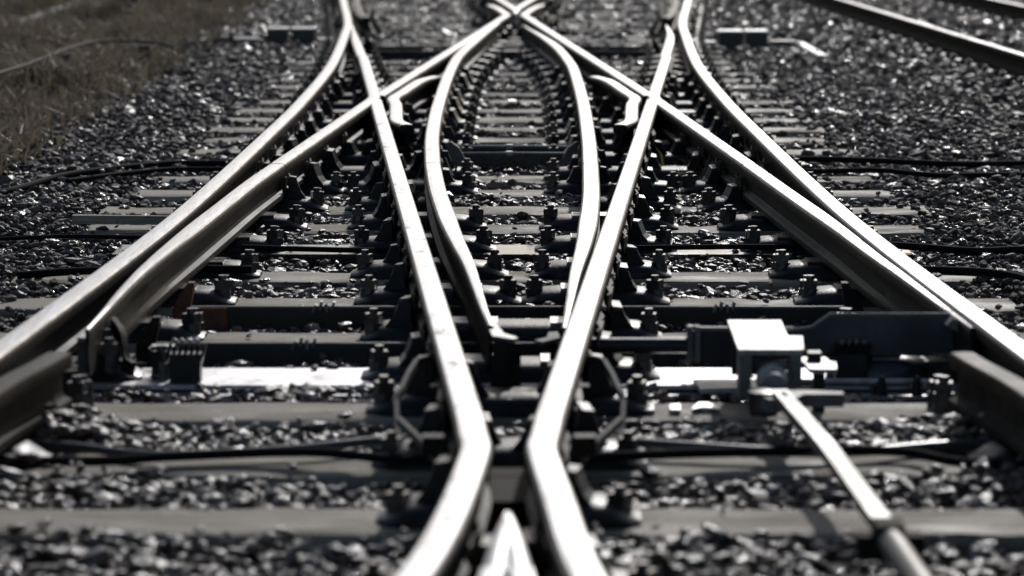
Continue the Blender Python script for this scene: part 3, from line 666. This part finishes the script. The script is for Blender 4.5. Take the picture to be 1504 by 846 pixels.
# ------------------------------------------------------------------ boxes beside the rails, far
for s, side in ((-1, 'left'), (1, 'right')):
    y = 26.6 if s < 0 else 26.15
    for k, (x, w, lab) in enumerate(((1.755, .19, 'inner'), (1.965, .17, 'outer'))):
        t = empty('terminal_box', (s * x, y, 0), 'black terminal box with pale lid beside the %s outer rail, %s of the pair' % (side, lab), 'box', 'terminal boxes')
        obj('body', box_mesh((w, .22, .13), .006), M['boxblack'], t, (0, 0, .067)); obj('lid', box_mesh((w + .012, .235, .016), .004), M['lid'], t, (0, 0, .142))
    t = empty('terminal_box', (s * 2.21, y + .02, 0), 'low flat black box with pale lid beyond the %s terminal boxes' % side, 'box', 'low terminal boxes')
    obj('body', box_mesh((.24, .16, .05), .006), M['boxblack'], t, (0, 0, .028)); obj('lid', box_mesh((.2, .15, .01), .003), M['lid'] if s < 0 else M['boxblack'], t, (-.02, 0, .059))
    o = obj('clamp_plate', box_mesh((.12, .16, .03), .006), M['lid'], None, (s * 1.575, y, .045)); tag(o, 'small pale clamp plate between the %s terminal boxes and the outer rail' % side, 'plate', 'clamp plates')
st = obj('white_stick', box_mesh((.07, 2.0, .04), .004), M['white'], None, (2.345, 25.48, .02), (0, .03, .006)); tag(st, 'thin white stick lying on the ballast at upper right', 'stick')

# ------------------------------------------------------------------ left edge: pipe run, trough, grass
PIPE = [(-3.55, 16.6, .20), (-3.14, 19.55, .20), (-3.12, 22.3, .20), (-3.02, 23.3, .20), (-2.60, 23.35, .19), (-2.45, 23.4, .12)]
t = empty('pipe_run', (-3.1, 21, 0), 'thin grey pipe carried low over the brown grass at left', 'pipe')
obj('pipe', tube_mesh([(x + 3.1, y - 21, z) for x, y, z in PIPE], .011, sub=3), M['pipe'], t)
for x, y in ((-3.22, 19.0), (-3.13, 20.6), (-3.11, 22.2), (-2.70, 23.35)): obj('post', box_mesh((.09, .07, .34), .01), M['bark'], t, (x + 3.1, y - 21, .0))
t = empty('cable_trough', (-4.6, 32, 0), 'pale concrete cable trough running through the grass at upper left', 'trough')
lid = box_mesh((.30, .96, .06), .01)
for k in range(12): obj('lid_slab', lid, M['concrete'], t, (-.06 * (k - 4) * .25 + random.uniform(-.01, .01), -4 + k * .985, .02 + random.uniform(-.006, .006)), (0, 0, .02 + random.uniform(-.015, .015)))

def blades(name, pos, hgt, wid, m, lean=.5, seg=1):
    """many thin leaf blades as one mesh"""
    n = len(pos); a = rng.uniform(0, 2 * np.pi, n); w = wid * rng.uniform(.6, 1.4, n); h = hgt * rng.uniform(.5, 1.3, n)
    L = lean * rng.uniform(.1, 1.3, n); d = rng.uniform(0, 2 * np.pi, n)
    dx, dy = np.cos(a) * w / 2, np.sin(a) * w / 2
    tx, ty = np.cos(d) * h * L, np.sin(d) * h * L
    V = np.zeros((n, 5, 3))
    V[:, 0] = pos - np.c_[dx, dy, 0 * dx]; V[:, 1] = pos + np.c_[dx, dy, 0 * dx]
    mid = pos + np.c_[tx * .35, ty * .35, h * .6]
    V[:, 2] = mid + np.c_[dx, dy, 0 * dx] * .8; V[:, 3] = mid - np.c_[dx, dy, 0 * dx] * .8
    V[:, 4] = pos + np.c_[tx, ty, h * (1 - .25 * L)]
    me = bpy.data.meshes.new(name); b = np.arange(n)[:, None] * 5
    q = (b + np.array([[0, 1, 2, 3]])).tolist(); tr = (b + np.array([[3, 2, 4]])).tolist()
    me.from_pydata(V.reshape(-1, 3).tolist(), [], q + tr); me.materials.append(m); return me
n = 80000
gx = -2.35 - rng.gamma(1.6, 1.2, n); gy = rng.uniform(13.5, 46, n)
edge = -2.35 - .035 * np.maximum(0, gy - 17) + .12 * np.sin(gy * 1.7) + rng.normal(0, .2, n)
keep = gx < edge; gx, gy = gx[keep], gy[keep]
keep = gx > -.165 * gy - 2.0; gx, gy = gx[keep], gy[keep]
keep = ~((np.abs(gx + 4.62) < .22) & (gy > 27.5) & (gy < 40)); gx, gy = gx[keep], gy[keep]
gz = np.array([-.13 + bank_h(a, b) for a, b in zip(gx, gy)])
clump = .55 + .45 * np.sin(gx * 3.1 + gy * 1.3) * np.sin(gy * 2.2 - gx)
g = obj('grass', blades('grass', np.c_[gx, gy, gz], .20 * (0.6 + clump), .016, M['drygrass'], .9)); tag(g, 'dry brown grass covering the bank left of the tracks', 'grass', kind='stuff')

def shrub(name, loc, label, h, nst, leaves, spread, lm, leafsize=.07, group=None):
    t = empty(name, loc, label, 'shrub', group); r = random.Random(hash(label) % 1000 + 5); tips = []
    r = random.Random(sum(map(ord, label)))
    for k in range(nst):
        a = r.uniform(0, 6.28); sp_ = r.uniform(.2, 1) * spread; hh = h * r.uniform(.7, 1.1)
        p = [(.04 * math.cos(a), .04 * math.sin(a), -.1), (sp_ * .3 * math.cos(a) + r.uniform(-.05, .05), sp_ * .3 * math.sin(a), hh * .4), (sp_ * .75 * math.cos(a + .2), sp_ * .75 * math.sin(a + .2), hh * .75), (sp_ * math.cos(a), sp_ * math.sin(a), hh)]
        obj('stem', tube_mesh(p, r.uniform(.010, .018), n=6, sub=4), M['bark'], t)
        c = catmull(p, 8); tips += c[8:]
    if leaves:
        ti = np.array([tuple(p) for p in tips]); pos = ti[rng.integers(0, len(ti), leaves)] + rng.normal(0, .16 * h ** .5, (leaves, 3)); pos[:, 2] = np.maximum(pos[:, 2], .05)
        obj('foliage', blades('foliage', pos, leafsize, leafsize * .6, lm, 1.2), None, t)
    return t
shrub('bare_shrub', (-3.66, 30.5, -.05), 'bare thin stemmed shrub in the grass at upper left', 1.5, 9, 0, .45, None)
shrub('bare_shrub', (-3.25, 33.5, -.05), 'second bare shrub farther back beside the ballast edge', 1.4, 7, 0, .35, None)
shrub('green_shrub', (-5.9, 33.5, -.05), 'green leafy shrub at the upper left corner', 1.3, 10, 2600, .9, M['leaf'], .09)
shrub('green_shrub', (-6.9, 36.5, -.05), 'dark green shrub behind the corner shrub', 1.6, 10, 2600, 1.0, M['leaf'], .09)
for k, (x, y) in enumerate(((.80, 15.2), (.93, 16.1), (.98, 15.0), (-.86, 15.6), (.86, 14.5))):
    pos = np.array([x, y, -.02]) + rng.normal(0, .04, (14, 3)) * (1, 1, .1)
    o = obj('weed_sprig', blades('weed_sprig', pos, .12, .012, M['sprig'], 1.2)); tag(o, ['yellow green weed sprig by the right elbow rail, nearest tie bars', 'weed sprig between right elbow and outer rail, farthest back', 'weed sprig close to the right outer rail', 'weed sprig left of the left elbow rail', 'small weed sprig by the right elbow chairs, nearest camera'][k], 'weed', 'weed sprigs')

# ------------------------------------------------------------------ ballast stones
stones_col = bpy.data.collections.new('stone_shapes')      # not linked to the scene: only instanced
ROCKS = []
for k in range(20):
    r = random.Random(50 + k); bm = bmesh.new(); bmesh.ops.create_icosphere(bm, subdivisions=1, radius=1.0)
    cuts = [Vector((r.gauss(0, 1), r.gauss(0, 1), r.gauss(0, 1))).normalized() for _ in range(6)]; dd = [r.uniform(.5, .8) for _ in cuts]
    for v in bm.verts:
        for c, d in zip(cuts, dd):
            q = v.co.dot(c)
            if q > d: v.co -= c * (q - d)
        v.co *= r.uniform(.9, 1.1)
        v.co.x *= 1.3; v.co.y *= r.uniform(.75, 1.0); v.co.z *= r.uniform(.5, .8)
    me = bm_mesh(bm, 'stone'); me.materials.append(M['stone'] if k < 10 else M['stone_dry']); ROCKS.append(me)
    o = bpy.data.objects.new('stone_shape_%02d' % k, me); stones_col.objects.link(o)
def layer(y0, y1, sp, z, jit, size, p=1.0):
    out = []
    yy = np.arange(y0, y1, sp)
    for y in yy:
        xl = max(-(.172 * y + .9), -3.6 - .02 * y); xr = .172 * y + 1.1
        xs = np.arange(xl, xr, sp)
        out.append(np.c_[xs, np.full(len(xs), y)])
    P = np.concatenate(out); P = P[rng.uniform(0, 1, len(P)) < p]
    P = P + rng.uniform(-.5, .5, P.shape) * sp
    Z = z + rng.normal(0, jit, len(P)); S = size * rng.lognormal(0, .34, len(P))
    return np.c_[P, Z, S]
LAY = np.concatenate([layer(4.7, 14, .032, -.050, .011, .0185), layer(4.7, 14, .037, -.026, .012, .0162, .9), layer(4.7, 14, .05, -.008, .010, .015, .5),
                      layer(14, 25, .040, -.048, .011, .0225), layer(14, 25, .050, -.024, .012, .021, .9), layer(14, 25, .075, -.008, .010, .019, .45),
                      layer(25, 48, .056, -.044, .012, .032), layer(25, 48, .075, -.02, .012, .030, .8)])
# relief: outside the sleeper ends the ballast is heaped a little; a heap by the left near chair
x, y = LAY[:, 0], LAY[:, 1]
out = np.clip((np.abs(x) - 1.55) / .5, 0, 1); LAY[:, 2] += .028 * out
LAY[:, 2] += .10 * np.exp(-(((x + 1.17) / .2) ** 2 + ((y - 7.75) / .38) ** 2)) + .08 * np.exp(-(((x - 1.2) / .2) ** 2 + ((y - 7.6) / .45) ** 2))
LAY[:, 2] += .005 * np.clip((y - 20) / 6, 0, 1)
LAY[:, 2] += .015 * np.sin(x * 3.1 + y * 1.1) * np.sin(y * 2.3 - x)
# grass side thins out
gedge = -2.35 - .035 * np.maximum(0, y - 17)
keep = rng.uniform(0, 1, len(x)) > np.clip((gedge - x) / .5 + .35, 0, .985) * (x < gedge + .3)
# sleepers and bearers keep their tops; a few strays stay
foot = np.zeros(len(x), bool)
for (a, b, c, d, z) in FOOT:
    m = (x > a - .01) & (x < b + .01) & (y > c + .0) & (y < d - .0); foot |= m
stray = foot & (rng.uniform(0, 1, len(x)) < .006) & (y > 6) & (LAY[:, 3] < .018)
LAY[stray, 2] = .012; 
# sleeper ends are half buried
endz = foot & (np.abs(x) > 1.62) & (np.abs(x) < 1.95) & (rng.uniform(0, 1, len(x)) < .10); LAY[endz, 2] = .008
farz = foot & (y > 23) & (rng.uniform(0, 1, len(x)) < .025); LAY[farz, 2] = .002
keep &= (~foot) | stray | endz | farz
LAY = LAY[keep]
# the stones that show largest are objects of their own
x, y = LAY[:, 0], LAY[:, 1]
infr = (np.abs(x) < .158 * y) & (y > 5.55) & (y < 8.2) & (LAY[:, 2] > -.045)
score = np.where(infr, LAY[:, 3] / y + np.maximum(LAY[:, 2], -.05) * .02, -1)
idx = np.argsort(-score)[:280]
for j in idx:
    sx = LAY[j, 3]
    o = obj('stone', ROCKS[int(rng.integers(0, 10))], None, bed, (LAY[j, 0], LAY[j, 1], LAY[j, 2]), tuple(rng.normal(0, .24, 2)) + (float(rng.uniform(0, 6.28)),))
    o.scale = (sx, sx, sx)
mask = np.ones(len(LAY), bool); mask[idx] = False; LAY = LAY[mask]
me = bpy.data.meshes.new('loose_ballast'); me.vertices.add(len(LAY)); me.vertices.foreach_set('co', LAY[:, :3].astype(np.float32).ravel())
at = me.attributes.new('size', 'FLOAT', 'POINT'); at.data.foreach_set('value', LAY[:, 3].astype(np.float32))
at = me.attributes.new('turn', 'FLOAT_VECTOR', 'POINT'); at.data.foreach_set('vector', np.c_[rng.normal(0, .24, (len(LAY), 2)), rng.uniform(0, 6.28, len(LAY))].astype(np.float32).ravel())
at = me.attributes.new('pick', 'INT', 'POINT'); at.data.foreach_set('value', (rng.integers(0, 10, len(LAY)) + 10 * ((np.abs(LAY[:, 0]) > 1.35) | (LAY[:, 1] > 17))).astype(np.int32))
lo = obj('loose_ballast', me, M['stone'], bed); tag(lo, kind='stuff')
ng = bpy.data.node_groups.new('scatter_stones', 'GeometryNodeTree')
ng.interface.new_socket('Geometry', in_out='INPUT', socket_type='NodeSocketGeometry'); ng.interface.new_socket('Geometry', in_out='OUTPUT', socket_type='NodeSocketGeometry')
gi = ng.nodes.new('NodeGroupInput'); go = ng.nodes.new('NodeGroupOutput')
m2p = ng.nodes.new('GeometryNodeMeshToPoints'); iop = ng.nodes.new('GeometryNodeInstanceOnPoints'); ci = ng.nodes.new('GeometryNodeCollectionInfo')
ci.inputs['Collection'].default_value = stones_col; ci.inputs['Separate Children'].default_value = True; ci.inputs['Reset Children'].default_value = True
def named(nm, ty):
    a = ng.nodes.new('GeometryNodeInputNamedAttribute'); a.data_type = ty; a.inputs['Name'].default_value = nm; return a.outputs['Attribute']
ng.links.new(gi.outputs[0], m2p.inputs['Mesh']); ng.links.new(m2p.outputs[0], iop.inputs['Points']); ng.links.new(ci.outputs[0], iop.inputs['Instance'])
iop.inputs['Pick Instance'].default_value = True
ng.links.new(named('pick', 'INT'), iop.inputs['Instance Index']); ng.links.new(named('turn', 'FLOAT_VECTOR'), iop.inputs['Rotation']); ng.links.new(named('size', 'FLOAT'), iop.inputs['Scale'])
ng.links.new(iop.outputs[0], go.inputs[0])
md = lo.modifiers.new('scatter', 'NODES'); md.node_group = ng
